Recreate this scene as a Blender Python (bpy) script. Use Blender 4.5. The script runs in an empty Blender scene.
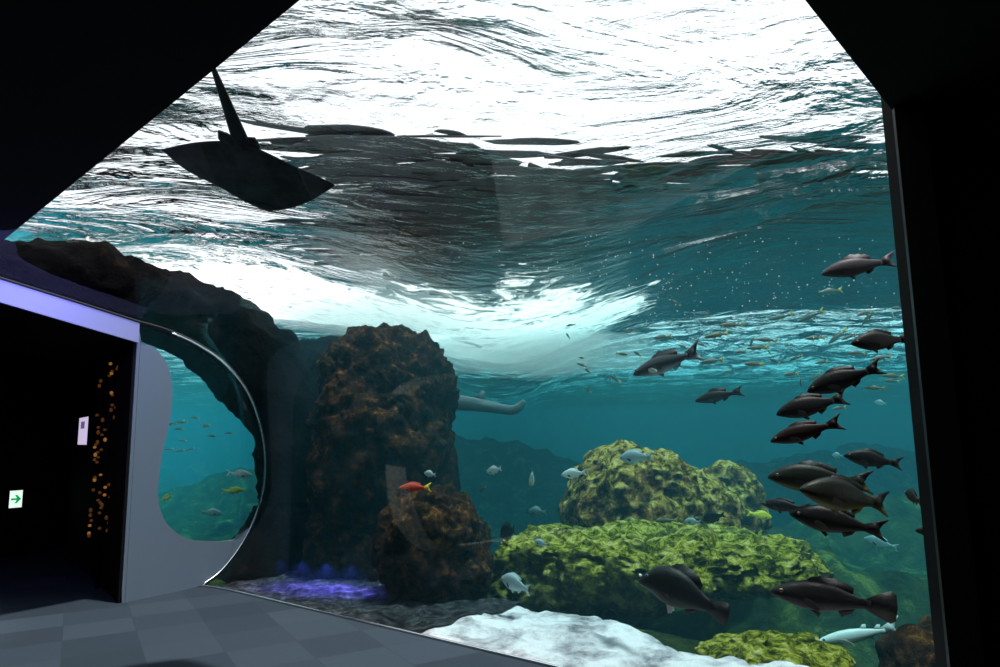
import bpy, bmesh, math, random
import numpy as np
from mathutils import Vector, Matrix, noise

S = bpy.context.scene
COL = S.collection
# ------------------------------------------------------------------ camera
F = 700.0
CAM = Vector((0, 0, 1.5))
_up = Vector((432 - 500, 333.5 + 4515, -F)).normalized()          # world up in camera space
_fw = (Vector((0, 0, -1)) - _up * Vector((0, 0, -1)).dot(_up)).normalized()
_rt = _fw.cross(_up)
RM = Matrix((_rt, _fw, _up))                                       # camera space -> world
cd = bpy.data.cameras.new('camera'); cam = bpy.data.objects.new('camera', cd); COL.objects.link(cam)
cd.sensor_width = 36; cd.lens = 36 * F / 1000; cd.clip_start = .02; cd.clip_end = 500
cam.matrix_world = Matrix.Translation(CAM) @ RM.to_4x4()
S.camera = cam

def ray(px, py):
    return RM @ Vector(((px - 500) / F, (333.5 - py) / F, -1))
def P(px, py, d):
    return CAM + ray(px, py) * d
def on_floor(px, py, z=0.0):
    r = ray(px, py); return CAM + r * ((z - CAM.z) / r.z)
def on_plane(px, py, p0, n):
    r = ray(px, py); return CAM + r * ((p0 - CAM).dot(n) / r.dot(n))

# ------------------------------------------------------------------ light
S.view_settings.view_transform = 'Standard'; S.view_settings.look = 'None'
S.view_settings.exposure = 0.0; S.view_settings.gamma = 1.0; S.view_settings.use_curve_mapping = False
w = bpy.data.worlds.new('sky'); S.world = w; w.use_nodes = True
wn = w.node_tree.nodes; wn['Background'].inputs[0].default_value = (.93, .97, 1, 1); wn['Background'].inputs[1].default_value = 1.35
def lamp(name, kind, loc, target, energy, color, **kw):
    l = bpy.data.lights.new(name, kind); l.energy = energy; l.color = color
    for k, v in kw.items(): setattr(l, k, v)
    o = bpy.data.objects.new(name, l); COL.objects.link(o); o.location = loc
    o.rotation_euler = (Vector(target) - Vector(loc)).to_track_quat('-Z', 'Y').to_euler()
    return o
lamp('sun', 'SUN', (2.2, .6, 12), (0, 1.6, 0), 5.2, (1, .97, .9), angle=math.radians(2))
c = S.cycles
c.use_denoising = True; c.max_bounces = 7; c.diffuse_bounces = 3; c.glossy_bounces = 4; c.transmission_bounces = 3
c.volume_bounces = 1; c.transparent_max_bounces = 10; c.sample_clamp_indirect = 4; c.sample_clamp_direct = 0
c.caustics_reflective = False; c.caustics_refractive = False; c.use_light_tree = True

# ------------------------------------------------------------------ materials
def mat(name, rgb=(.5, .5, .5), rough=.6, metal=0.0, emit=None, es=1.0, spec=.5):
    m = bpy.data.materials.new(name); m.use_nodes = True
    b = m.node_tree.nodes['Principled BSDF']
    b.inputs['Base Color'].default_value = (*rgb, 1); b.inputs['Roughness'].default_value = rough
    b.inputs['Metallic'].default_value = metal; b.inputs['Specular IOR Level'].default_value = spec
    if emit: b.inputs['Emission Color'].default_value = (*emit, 1); b.inputs['Emission Strength'].default_value = es
    return m
def N(m, t, **kw):
    n = m.node_tree.nodes.new(t)
    for k, v in kw.items():
        if k in ('op',): n.operation = v
        else: setattr(n, k, v)
    return n
def L(m, a, b): m.node_tree.links.new(a, b)
def noise_node(m, scale, detail=4, rough=.55, coord='Object', dist=0.0, vec=None):
    if vec is None:
        tc = N(m, 'ShaderNodeTexCoord'); vec = tc.outputs[coord]
    n = N(m, 'ShaderNodeTexNoise'); n.inputs['Scale'].default_value = scale; n.inputs['Detail'].default_value = detail
    n.inputs['Roughness'].default_value = rough; n.inputs['Distortion'].default_value = dist
    L(m, vec, n.inputs['Vector']); return n
def ramp(m, src, stops):
    r = N(m, 'ShaderNodeValToRGB'); e = r.color_ramp.elements
    while len(e) < len(stops): e.new(.5)
    for i, (p, col) in enumerate(stops):
        e[i].position = p; e[i].color = (*col, 1)
    L(m, src, r.inputs[0]); return r
def bump(m, src, strength, dist=.05, normal=None):
    b = N(m, 'ShaderNodeBump'); b.inputs['Strength'].default_value = strength; b.inputs['Distance'].default_value = dist
    L(m, src, b.inputs['Height'])
    if normal is not None: L(m, normal, b.inputs['Normal'])
    return b
def math_node(m, op, a, b=None, clamp=False):
    n = N(m, 'ShaderNodeMath', operation=op); n.use_clamp = clamp
    for i, v in enumerate((a, b)):
        if v is None: continue
        if isinstance(v, (int, float)): n.inputs[i].default_value = v
        else: L(m, v, n.inputs[i])
    return n.outputs[0]

def rock_mat(name, stops, scale=6, bs=.8, top=None, coord='Object'):
    """growth-covered rock: blotches of colour, rough bump; optional growth colour on faces that look up"""
    m = mat(name, rough=.95, spec=.05); b = m.node_tree.nodes['Principled BSDF']
    n1 = noise_node(m, scale, 8, .68, coord, .3)
    r = ramp(m, n1.outputs['Fac'], stops); out = r.outputs[0]
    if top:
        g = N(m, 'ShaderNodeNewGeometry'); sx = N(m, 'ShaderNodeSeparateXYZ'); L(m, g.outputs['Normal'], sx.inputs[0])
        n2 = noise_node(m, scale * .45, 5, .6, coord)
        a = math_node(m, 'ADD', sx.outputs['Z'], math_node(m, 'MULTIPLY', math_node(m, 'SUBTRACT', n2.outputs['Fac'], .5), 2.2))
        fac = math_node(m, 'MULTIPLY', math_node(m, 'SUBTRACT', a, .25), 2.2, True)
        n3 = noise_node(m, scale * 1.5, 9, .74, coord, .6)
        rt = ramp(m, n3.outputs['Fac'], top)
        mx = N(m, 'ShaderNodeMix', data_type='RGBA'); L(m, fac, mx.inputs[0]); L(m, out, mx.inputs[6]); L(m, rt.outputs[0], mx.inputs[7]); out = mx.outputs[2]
    L(m, out, b.inputs['Base Color'])
    n4 = noise_node(m, scale * 4, 8, .75, coord)
    bp = bump(m, n4.outputs['Fac'], bs, .12); L(m, bp.outputs[0], b.inputs['Normal'])
    return m

M = {}
M['black'] = mat('black paint', (.006, .006, .007), .8, spec=.15)
M['frame_edge'] = mat('dark grey metal', (.01, .01, .012), .5, spec=.3)
M['steel'] = mat('stainless steel', (.75, .77, .8), .22, 1.0)
M['panel'] = mat('pale blue grey painted metal', (.17, .215, .28), .4)
M['fascia'] = mat('satin white metal', (.36, .37, .58), .4)

# ------------------------------------------------------------------ object helpers
def link(name, bm_or_me, m=None, parent=None, smooth=True):
    if isinstance(bm_or_me, bmesh.types.BMesh):
        me = bpy.data.meshes.new(name); bm_or_me.normal_update(); bm_or_me.to_mesh(me); bm_or_me.free()
    else: me = bm_or_me
    o = bpy.data.objects.new(name, me); COL.objects.link(o)
    if m is not None and not me.materials: me.materials.append(m)
    if smooth:
        for p in me.polygons: p.use_smooth = True
    if parent is not None: o.parent = parent
    return o
def tag(o, label=None, cat=None, group=None, kind=None):
    if label: o['label'] = label
    if cat: o['category'] = cat
    if group: o['group'] = group
    if kind: o['kind'] = kind
    return o
def struct(name, bm, m, label=None, smooth=False):
    o = link(name, bm, m, smooth=smooth); o['kind'] = 'structure'
    if label: o['label'] = label
    return o
def prism(points, normal, depth):
    """solid slab: polygon (3-D points) extruded along normal*depth"""
    bm = bmesh.new(); nv = Vector(normal)
    a = [bm.verts.new(p) for p in points]; b = [bm.verts.new(Vector(p) + nv * depth) for p in points]
    bm.faces.new(a); bm.faces.new(list(reversed(b)))
    k = len(a)
    for i in range(k): bm.faces.new((a[i], b[i], b[(i + 1) % k], a[(i + 1) % k]))
    bmesh.ops.recalc_face_normals(bm, faces=bm.faces[:])
    return bm
def ring_prism(outer, inner, normal, depth):
    """slab between two outlines with the same number of points"""
    bm = bmesh.new(); nv = Vector(normal); k = len(outer)
    def row(ps, off): return [bm.verts.new(Vector(p) + nv * off) for p in ps]
    oa, ia, ob, ib = row(outer, 0), row(inner, 0), row(outer, depth), row(inner, depth)
    for i in range(k):
        j = (i + 1) % k
        bm.faces.new((oa[i], oa[j], ia[j], ia[i])); bm.faces.new((ob[i], ib[i], ib[j], ob[j]))
        bm.faces.new((oa[i], ob[i], ob[j], oa[j])); bm.faces.new((ia[i], ia[j], ib[j], ib[i]))
    bmesh.ops.recalc_face_normals(bm, faces=bm.faces[:])
    return bm
def tube(path, r, n=10, closed=False, cap=True, radii=None):
    bm = bmesh.new(); rings = []
    k = len(path); path = [Vector(p) for p in path]
    upv = Vector((.13, .21, .97))
    for i, p in enumerate(path):
        a = path[max(i - 1, 0)]; b = path[min(i + 1, k - 1)]
        t = (b - a).normalized(); x = t.cross(upv)
        if x.length < .05: x = t.cross(Vector((1, 0, 0)))
        x.normalize(); y = x.cross(t)
        rr = radii[i] if radii else r
        rings.append([bm.verts.new(p + x * rr * math.cos(q * 2 * math.pi / n) + y * rr * math.sin(q * 2 * math.pi / n)) for q in range(n)])
    for i in range(k - 1):
        for q in range(n):
            bm.faces.new((rings[i][q], rings[i][(q + 1) % n], rings[i + 1][(q + 1) % n], rings[i + 1][q]))
    if cap: bm.faces.new(list(reversed(rings[0]))); bm.faces.new(rings[-1])
    bmesh.ops.recalc_face_normals(bm, faces=bm.faces[:])
    return bm
def box_bm(x0, x1, y0, y1, z0, z1, bev=0):
    bm = bmesh.new(); bmesh.ops.create_cube(bm, size=1)
    for v in bm.verts: v.co = Vector(((x0 + x1) / 2 + v.co.x * (x1 - x0), (y0 + y1) / 2 + v.co.y * (y1 - y0), (z0 + z1) / 2 + v.co.z * (z1 - z0)))
    if bev: bmesh.ops.bevel(bm, geom=bm.edges[:], offset=bev, segments=2, affect='EDGES')
    return bm
def smooth_curve(pts, n):
    """Catmull-Rom through pts, n samples"""
    pts = [Vector(p) for p in pts]; out = []; k = len(pts) - 1
    for i in range(n):
        t = i / (n - 1) * k; j = min(int(t), k - 1); f = t - j
        p0, p1, p2, p3 = pts[max(j - 1, 0)], pts[j], pts[j + 1], pts[min(j + 2, k)]
        out.append(.5 * ((2 * p1) + (p2 - p0) * f + (2 * p0 - 5 * p1 + 4 * p2 - p3) * f * f + (3 * p1 - p0 - 3 * p2 + p3) * f ** 3))
    return out

# ------------------------------------------------------------------ the hall
ZC = 3.05
DA = on_floor(120, 603); DB = on_floor(200, 586)                    # foot of the side wall with the second window
Dd = (DB - DA).normalized(); Dn = Vector((Dd.y, -Dd.x, 0))          # along the wall, and its normal into the hall
def DP(px, py): return on_plane(px, py, DA, Dn)
def Dvz(v, z, off=0.0): return Vector((DA.x + Dd.x * v, DA.y + Dd.y * v, z)) + Dn * off
arc_px = [(137, 322), (165, 330), (195, 343), (224, 363), (246, 391), (259, 425), (264, 458), (262, 490), (252, 522), (236, 551), (217, 574), (200, 586)]
ARC = smooth_curve([DP(*p) for p in arc_px], 40)
G1 = on_floor(215, 587); G2 = on_floor(555, 667)                     # foot of the big window
Gd = (G2 - G1).normalized(); Gn = Vector((-Gd.y, Gd.x, 0))           # Gn into the tank
def on_ceil(px, py): return on_floor(px, py, ZC)
C0, C1, C2, C3 = on_ceil(0, 243), on_ceil(300, 0), on_ceil(805, 0), on_ceil(892, 110)
JB = Vector((C3.x, C3.y, 0))
Cl = C0 + (C0 - C1).normalized() * 2.0                                # ceiling edge carried on out of view
Cm1 = C1 + (C1 - C0).normalized() * .75; Cm2 = C2 + (C2 - C3).normalized() * .55

# ceiling slab with the window's cut edge, walls, floor
cb = [Vector((p.x, p.y, ZC)) for p in (Cl, C0, C1, Cm1, Cm2, C2, C3)] + [Vector((3.4, C3.y - .35, ZC)), Vector((3.4, -3, ZC)), Vector((-6, -3, ZC)), Vector((-6, Cl.y, ZC))]
struct('ceiling', prism(cb, (0, 0, 1), .25), M['black'])
M['carpet'] = mat('blue grey carpet tiles', rough=.95, spec=.1)
m = M['carpet']; b = m.node_tree.nodes['Principled BSDF']
tc = N(m, 'ShaderNodeTexCoord'); mp = N(m, 'ShaderNodeMapping'); mp.inputs['Rotation'].default_value = (0, 0, math.radians(-31)); L(m, tc.outputs['Object'], mp.inputs[0])
br = N(m, 'ShaderNodeTexBrick'); L(m, mp.outputs[0], br.inputs['Vector']); br.offset = 0; br.inputs['Scale'].default_value = 1; br.inputs['Brick Width'].default_value = .5; br.inputs['Row Height'].default_value = .5
br.inputs['Mortar Size'].default_value = .003; br.inputs['Color1'].default_value = (.025, .036, .050, 1); br.inputs['Color2'].default_value = (.042, .057, .078, 1); br.inputs['Mortar'].default_value = (.03, .04, .05, 1)
nz = noise_node(m, 220, 3, .7); mx = N(m, 'ShaderNodeMix', data_type='RGBA', blend_type='MULTIPLY'); mx.inputs[0].default_value = .8
L(m, br.outputs[0], mx.inputs[6]); rr = ramp(m, nz.outputs['Fac'], [(.3, (.45, .45, .45)), (.7, (1.4, 1.4, 1.4))]); L(m, rr.outputs[0], mx.inputs[7]); L(m, mx.outputs[2], b.inputs['Base Color'])
L(m, bump(m, nz.outputs['Fac'], .5, .01).outputs[0], b.inputs['Normal'])
# glass surface: foot line, curving up and over to the ceiling edge
foot_ctl = [Vector((ARC[-1].x, ARC[-1].y, 0)), G1 + Gd * .25, G1.lerp(G2, .35), G1.lerp(G2, .7), G2, G2 + Vector((.75, -.62, 0)), JB]
NU, NV = 49, 33
foot = smooth_curve(foot_ctl, NU)
def poly_sample(pts, n, ws=None):
    seg = [0]
    for i in range(1, len(pts)): seg.append(seg[-1] + (ws[i - 1] if ws else (pts[i] - pts[i - 1]).length))
    out = []
    for i in range(n):
        s = seg[-1] * i / (n - 1)
        for j in range(1, len(seg)):
            if s <= seg[j] + 1e-9:
                f = (s - seg[j - 1]) / max(seg[j] - seg[j - 1], 1e-9); out.append(pts[j - 1].lerp(pts[j], f)); break
    return out
topl = poly_sample([Cl, C0, C1, Cm1, Cm2, C2, C3], NU, [.12, .36, .08, .12, .08, .24])
FT = DP(0, 279); FTl = FT + (FT - DP(137, 322)).normalized() * 1.6     # fascia top line and its run out of view
az = sorted([(p.z, p) for p in ARC], key=lambda q: q[0])
def arc_at(z):
    for (z0, p0), (z1, p1) in zip(az, az[1:]):
        if z <= z1: f = (z - z0) / max(z1 - z0, 1e-6); return p0.lerp(p1, max(0, min(1, f)))
    f = min(1, (z - az[-1][0]) / (ZC - az[-1][0]))
    return az[-1][1].lerp(Vector((Cl.x, Cl.y, ZC)), 0).lerp(FTl, f ** .5) if f < .999 else Vector((Cl.x, Cl.y, ZC))
def vert_of(v):
    vz = 1.7 / ZC
    return v / .4 * vz if v < .4 else vz + (1 - vz) * math.sin((v - .4) / .6 * math.pi / 2)
left = [arc_at(ZC * vert_of(j / (NV - 1))) for j in range(NV)]
right = [JB.lerp(C3, i / (NV - 1)) for i in range(NV)]
bm = bmesh.new(); g = []
for j in range(NV):
    v = j / (NV - 1); rowv = []
    for i in range(NU):
        u = i / (NU - 1)
        f_, t_ = foot[i], topl[i]
        # quarter-ellipse section: rises straight first, then leans over
        vz = 1.7 / ZC
        if v < .4: horiz, vert = 0.0, v / .4 * vz
        else:
            ph = (v - .4) / .6 * math.pi / 2
            horiz = 1 - math.cos(ph); vert = vz + (1 - vz) * math.sin(ph)
        pc = Vector((f_.x + (t_.x - f_.x) * horiz, f_.y + (t_.y - f_.y) * horiz, f_.z + (t_.z - f_.z) * vert))
        # ends of that section at u=0 and u=1, to correct towards the true boundary
        def endp(a, bq): return Vector((a.x + (bq.x - a.x) * horiz, a.y + (bq.y - a.y) * horiz, a.z + (bq.z - a.z) * vert))
        cl = left[j] - endp(foot[0], topl[0]); cr = right[min(int(vert * (NV - 1) + .5), NV - 1)] - endp(foot[-1], topl[-1])
        wl = max(0, 1 - u / .27) ** 2; wr = max(0, 1 - (1 - u) / .2) ** 2
        rowv.append(bm.verts.new(pc + cl * wl + cr * wr))
    g.append(rowv)
for j in range(NV - 1):
    for i in range(NU - 1): bm.faces.new((g[j][i], g[j][i + 1], g[j + 1][i + 1], g[j + 1][i]))
bmesh.ops.recalc_face_normals(bm, faces=bm.faces[:])
m = M['glass'] = bpy.data.materials.new('clear acrylic'); m.use_nodes = True
nt = m.node_tree; nt.nodes.remove(nt.nodes['Principled BSDF']); out = nt.nodes['Material Output']
tr = N(m, 'ShaderNodeBsdfTransparent'); tr.inputs[0].default_value = (.97, .985, .99, 1); gl = N(m, 'ShaderNodeBsdfGlossy'); gl.inputs['Roughness'].default_value = .02
fr = N(m, 'ShaderNodeFresnel'); fr.inputs[0].default_value = 1.45; ms = N(m, 'ShaderNodeMixShader'); L(m, math_node(m, 'MINIMUM', math_node(m, 'MULTIPLY', fr.outputs[0], .8), .045), ms.inputs[0]); L(m, tr.outputs[0], ms.inputs[1]); L(m, gl.outputs[0], ms.inputs[2]); L(m, ms.outputs[0], out.inputs[0])
wg = struct('window_1', bm, M['glass'], smooth=True)

# hall floor stops at the glass foot
fp = [Vector((p.x, p.y, 0)) for p in foot] + [Vector((3.4, JB.y, 0)), Vector((3.4, -3, 0)), Vector((-6, -3, 0)), Vector((-6, 1.5, 0))] + [Dvz(-2.2, 0), ]
fq = [Dvz(-2.2, 0), Dvz(-2.2, 0) + Vector((-2.5, 6, 0)), Vector((DA.x - 2.6, DA.y + 4.8, 0)), Vector((DA.x, DA.y, 0))]
struct('floor', prism(fp + [Dvz(0, 0)], (0, 0, -1), .3), M['carpet'])
# walls round the hall, out of the picture but keeping it dark
rw = [JB, Vector((JB.x + .04, JB.y - .02, 0)), Vector((3.4, JB.y - .3, 0)), Vector((3.4, -3, 0))]
struct('wall_right', prism([JB + Vector((.09, -.06, 0)), Vector((3.6, JB.y - .25, 0)), Vector((3.6, JB.y - .25, ZC + .2)), C3 + Vector((.09, -.06, .2))], (0, 1, 0), .3), M['black'])
struct('wall_east', box_bm(3.4, 3.7, -3.2, JB.y, 0, ZC + .2), M['black'])
struct('wall_back', box_bm(-6.2, 3.7, -3.3, -3, 0, ZC + .2), M['black'])
struct('wall_west', box_bm(-6.3, -6, -3.2, 8, 0, ZC + .2), M['black'])
# jamb strip of the big window
jd = Vector((1, -.35, 0)).normalized()
struct('trim_1', prism([JB, JB + jd * .13, C3 + jd * .13, C3], (-jd.y, jd.x, 0), -.05), M['frame_edge'])
# stainless line where glass meets floor
sill = tube([p + Vector((0, 0, .008)) - Gn * .012 for p in foot], .011, 8)
struct('trim_2', sill, M['steel'], smooth=True)

# ---- side wall: fascia, doorway, rounded panel with its wavy hole
ztop = ARC[0].z; ft0 = DP(138, 322); fb0 = DP(137, 343); ft1 = DP(0, 279); fb1 = DP(0, 303)
e_t = (ft1 - ft0); e_b = (fb1 - fb0)
fas = prism([ft0, ft0 + e_t * 1.9, fb0 + e_b * 1.9, fb0], Dn, .03)
struct('trim_3', fas, M['fascia'], 'lavender lit metal header strip above the dark doorway')
struct('trim_4', tube([ft0 + e_t * 1.9 + Dn * .02, ft0 + e_t + Dn * .02, ft0 + e_t * .5 + Dn * .02] + [p + Dn * .02 for p in ARC], .016, 10), M['frame_edge'], 'black rubber seam round the curved panel', True)
struct('trim_5', tube([p + Dn * .045 + (p - DP(190, 450)).normalized() * -.022 for p in ARC[4:]], .009, 8), M['steel'], 'stainless steel edge round the curved panel', True)
hole_px = [(141, 345), (150, 346), (159, 354), (167, 366), (171, 385), (171, 402), (168, 425), (162, 450), (158, 475), (157, 498), (162, 517), (172, 530), (188, 539), (208, 541), (224, 541), (236, 539)]
hole_l = smooth_curve([DP(*p) for p in hole_px], 40)
# panel: left strip between the door jamb and the hole's wavy edge, then below the hole to the arc
bot = ARC[-1]
outer = [DP(137, 326).lerp(DP(120, 603), i / 23) for i in range(24)] + [DP(120, 603).lerp(bot, (i + 1) / 8) for i in range(8)] + [ARC[39 - int((i + 1) * 1.3)] for i in range(8)]
outer = poly_sample(outer[:24] + outer[24:], 40)
bm = bmesh.new(); rows = []
for off in (0, .02):
    rows.append(([bm.verts.new(p + Dn * off) for p in outer], [bm.verts.new(p + Dn * off) for p in hole_l]))
for i in range(39):
    (oa, ia), (ob, ib) = rows
    bm.faces.new((oa[i], oa[i + 1], ia[i + 1], ia[i])); bm.faces.new((ob[i], ib[i], ib[i + 1], ob[i + 1]))
    bm.faces.new((oa[i], ob[i], ob[i + 1], oa[i + 1])); bm.faces.new((ia[i], ia[i + 1], ib[i + 1], ib[i]))
bmesh.ops.recalc_face_normals(bm, faces=bm.faces[:])
struct('wall_left', bm, M['panel'], 'pale blue grey panel with a wavy cut edge beside the doorway')
# its pane
pane = poly_sample([DP(138, 324)] + ARC[1:] + [DP(120, 603)], 60)
bm = bmesh.new(); bm.faces.new([bm.verts.new(p - Dn * .03) for p in pane])
struct('window_2', bm, M['glass'])
# corridor beyond the doorway, black inside
cdv = Vector((-.62, .80, 0)).normalized()
j0 = Dvz(-.02, 0)
def wallq(a, b_, z0, z1, n_, d): return prism([Vector((a.x, a.y, z0)), Vector((b_.x, b_.y, z0)), Vector((b_.x, b_.y, z1)), Vector((a.x, a.y, z1))], n_, d)
cf = j0 + cdv * 4.2; lf = Dvz(-2.6, 0); lb = lf + cdv * 4.2
sidev = Vector((-cdv.y, cdv.x, 0))
struct('wall_corridor', wallq(j0, cf, 0, 2.5, -sidev, .06), M['black'])
struct('wall_corridor_end', wallq(cf, lb, 0, 3.0, cdv, .06), M['black'])
struct('wall_corridor_side', wallq(lf, lb, 0, 3.0, sidev, .06), M['black'])
def fz(v): return 2.46 - v * .172
struct('ceiling_corridor', prism([Vector((j0.x, j0.y, fz(0))), Vector((cf.x, cf.y, fz(0))), Vector((lb.x, lb.y, fz(-2.6))), Vector((lf.x, lf.y, fz(-2.6)))], (0, 0, 1), .06), M['black'])
struct('wall_left_far', wallq(lf, Dvz(-5.2, 0), 0, ZC + .2, -Dn, .1), M['black'])
struct('floor_corridor', prism([Vector((p.x, p.y, 0)) for p in (j0, cf, lb, lf)], (0, 0, -1), .1), M['carpet'])

# ------------------------------------------------------------------ water
ZW = 3.8
TX0, TX1, TY1 = -34.0, 34.0, 58.0
def ruffle(x, y):
    r_ = 1.0 + .6 * noise.noise(Vector((x * .35, y * .3, 9)))
    r_ *= 1 - .93 * math.exp(-((x + .1) / 2.0) ** 4 - ((y - 7.0 + .3 * x) / 2.6) ** 4)            # smooth back of the swell
    r_ *= 1 - .85 * math.exp(-((x - 5) / 4.6) ** 4 - ((y - 11.5 + .3 * x) / 3.4) ** 4)              # calmer water on the right
    r_ *= 1 - .8 * math.exp(-((x + 6) / 2.6) ** 2 - ((y - 8) / 2.5) ** 2)
    r_ += 2.2 * math.exp(-((x - 8) / 6.5) ** 4 - ((y - 24) / 9) ** 4)                                 # choppy far right
    r_ *= 1 - .42 * math.exp(-((y - 3.6) / 2.2) ** 4 - ((x + .8) / 3.2) ** 4)                       # glassy water nearest the window
    return max(.1, min(3, r_))
def surf_h(x, y):
    v = Vector((x * .75 + y * .2, y - x * .12, 0)); k = ruffle(x, y)
    h = .10 * noise.noise(v * .35) + k * .07 * noise.noise(v * 1.0 + Vector((5, 2, 0)))
    h += k * .055 * noise.noise(Vector((v.x * 1.3, v.y * 2.6, 1))) + k * .022 * noise.noise(Vector((v.x * 3.2, v.y * 5.6, 7)))
    # the long swell that rolls through the middle of the picture
    s = (y - 6.6 + .25 * x)
    amp = math.exp(-((x + .1) / 2.2) ** 2)
    h += -1.0 * amp * (1 / (1 + math.exp(-s * 1.0)))
    return h
def grid_axis(a, b, n, bias): return [a + (b - a) * (i / n) ** bias for i in range(n + 1)]
ys = grid_axis(1.0, TY1, 520, 1.9)
xs = [math.copysign(abs(t) ** 1.3, t) * 34 for t in np.linspace(-1, 1, 441)]
bm = bmesh.new(); vv = [[bm.verts.new((x, y, ZW + surf_h(x, y))) for x in xs] for y in ys]
for j in range(len(ys) - 1):
    for i in range(len(xs) - 1): bm.faces.new((vv[j][i], vv[j][i + 1], vv[j + 1][i + 1], vv[j + 1][i]))
fl = []
for v in bm.verts:
    x, y = v.co.x, v.co.y
    n_ = noise.fractal(Vector((x * .25, y * .18, 3)), 1.0, 2.0, 3)
    # foam raft on the left, thrown in by the breaker
    d = ((x + 2.3 + .10 * (y - 9)) / 4.6) ** 2 + ((y - 10.8) / 4.2) ** 2
    fl.append(max(0, min(1, 1.45 - d + n_ * .9)))
rf = [ruffle(v.co.x, v.co.y) for v in bm.verts]
me = bpy.data.meshes.new('water_surface'); bm.to_mesh(me); bm.free()
at = me.attributes.new('foam', 'FLOAT', 'POINT'); at.data.foreach_set('value', fl)
at = me.attributes.new('ruffle', 'FLOAT', 'POINT'); at.data.foreach_set('value', rf)
m = M['surface'] = bpy.data.materials.new('water surface'); m.use_nodes = True
nt = m.node_tree; nt.nodes.remove(nt.nodes['Principled BSDF']); out = nt.nodes['Material Output']
tc = N(m, 'ShaderNodeTexCoord'); mp = N(m, 'ShaderNodeMapping'); mp.inputs['Scale'].default_value = (.55, 1.25, 1); mp.inputs['Rotation'].default_value = (0, 0, .25); L(m, tc.outputs['Object'], mp.inputs[0])
n1 = noise_node(m, .9, 5, .55, dist=.8, vec=mp.outputs[0]); n2 = noise_node(m, 5, 5, .6, dist=.4, vec=mp.outputs[0])
b1 = bump(m, n1.outputs['Fac'], 1.0, .42); b2 = bump(m, n2.outputs['Fac'], .8, .03, b1.outputs[0])
ra = N(m, 'ShaderNodeAttribute'); ra.attribute_name = 'ruffle'; L(m, ra.outputs['Fac'], b1.inputs['Strength']); L(m, math_node(m, 'MULTIPLY', ra.outputs['Fac'], .42), b1.inputs['Distance'])
b1.inputs['Strength'].default_value = 1
m.node_tree.links.remove(b1.inputs['Strength'].links[0])
g = N(m, 'ShaderNodeNewGeometry'); vd = N(m, 'ShaderNodeVectorMath', operation='DOT_PRODUCT'); L(m, g.outputs['Incoming'], vd.inputs[0]); L(m, b2.outputs[0], vd.inputs[1])
ab = math_node(m, 'ABSOLUTE', vd.outputs['Value'])
mr = N(m, 'ShaderNodeMapRange', interpolation_type='SMOOTHSTEP'); L(m, ab, mr.inputs[0]); mr.inputs[1].default_value = .38; mr.inputs[2].default_value = .47
tr = N(m, 'ShaderNodeBsdfTransparent'); tr.inputs[0].default_value = (.97, .99, 1, 1)
gl = N(m, 'ShaderNodeBsdfGlossy'); gl.inputs['Roughness'].default_value = .06; gl.inputs[0].default_value = (.95, .95, .95, 1); L(m, b2.outputs[0], gl.inputs['Normal'])
ms = N(m, 'ShaderNodeMixShader'); L(m, mr.outputs[0], ms.inputs[0]); L(m, gl.outputs[0], ms.inputs[1]); L(m, tr.outputs[0], ms.inputs[2])
fa = N(m, 'ShaderNodeAttribute'); fa.attribute_name = 'foam'
mp2 = N(m, 'ShaderNodeMapping'); mp2.inputs['Scale'].default_value = (1, 1.6, 1); L(m, tc.outputs['Object'], mp2.inputs[0])
n3 = noise_node(m, 2.2, 9, .72, dist=1.2, vec=mp2.outputs[0])
th = math_node(m, 'SUBTRACT', math_node(m, 'MULTIPLY', fa.outputs['Fac'], .555), math_node(m, 'SUBTRACT', 1, n3.outputs['Fac']))
fm = math_node(m, 'MULTIPLY', math_node(m, 'ADD', th, .08), 9, True)
tl = N(m, 'ShaderNodeBsdfTranslucent'); tl.inputs[0].default_value = (.95, .95, .95, 1); df = N(m, 'ShaderNodeBsdfDiffuse'); df.inputs[0].default_value = (.9, .9, .9, 1)
fmx = N(m, 'ShaderNodeMixShader'); fmx.inputs[0].default_value = .3; L(m, tl.outputs[0], fmx.inputs[1]); L(m, df.outputs[0], fmx.inputs[2])
m2 = N(m, 'ShaderNodeMixShader'); L(m, fm, m2.inputs[0]); L(m, ms.outputs[0], m2.inputs[1]); L(m, fmx.outputs[0], m2.inputs[2]); L(m, m2.outputs[0], out.inputs[0])
ws = link('water_surface', me, M['surface']); tag(ws, 'rippling water surface seen from below with white foam', 'water', kind='stuff')

# unseen slab added over the deep end to block the sky and darken the water
M['sky_blocker'] = mat('dark roof panels', (.09, .095, .10), .8)
fe = [Vector((x, 16.6 + 1.0 * noise.fractal(Vector((x * .33, 2, 0)), .9, 2, 4), 7.4)) for x in np.linspace(-2.2, 30, 90)]
le = [Vector((-2.6 + 1.0 * noise.fractal(Vector((2, y * .4, 0)), .9, 2, 4) - .15 * (y - 14), y, 7.4)) for y in np.linspace(34, 17, 24)]
struct('sky_blocker', prism(fe + [Vector((30, 34, 7.4))] + le, (0, 0, 1), .05), M['sky_blocker'])
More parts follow.
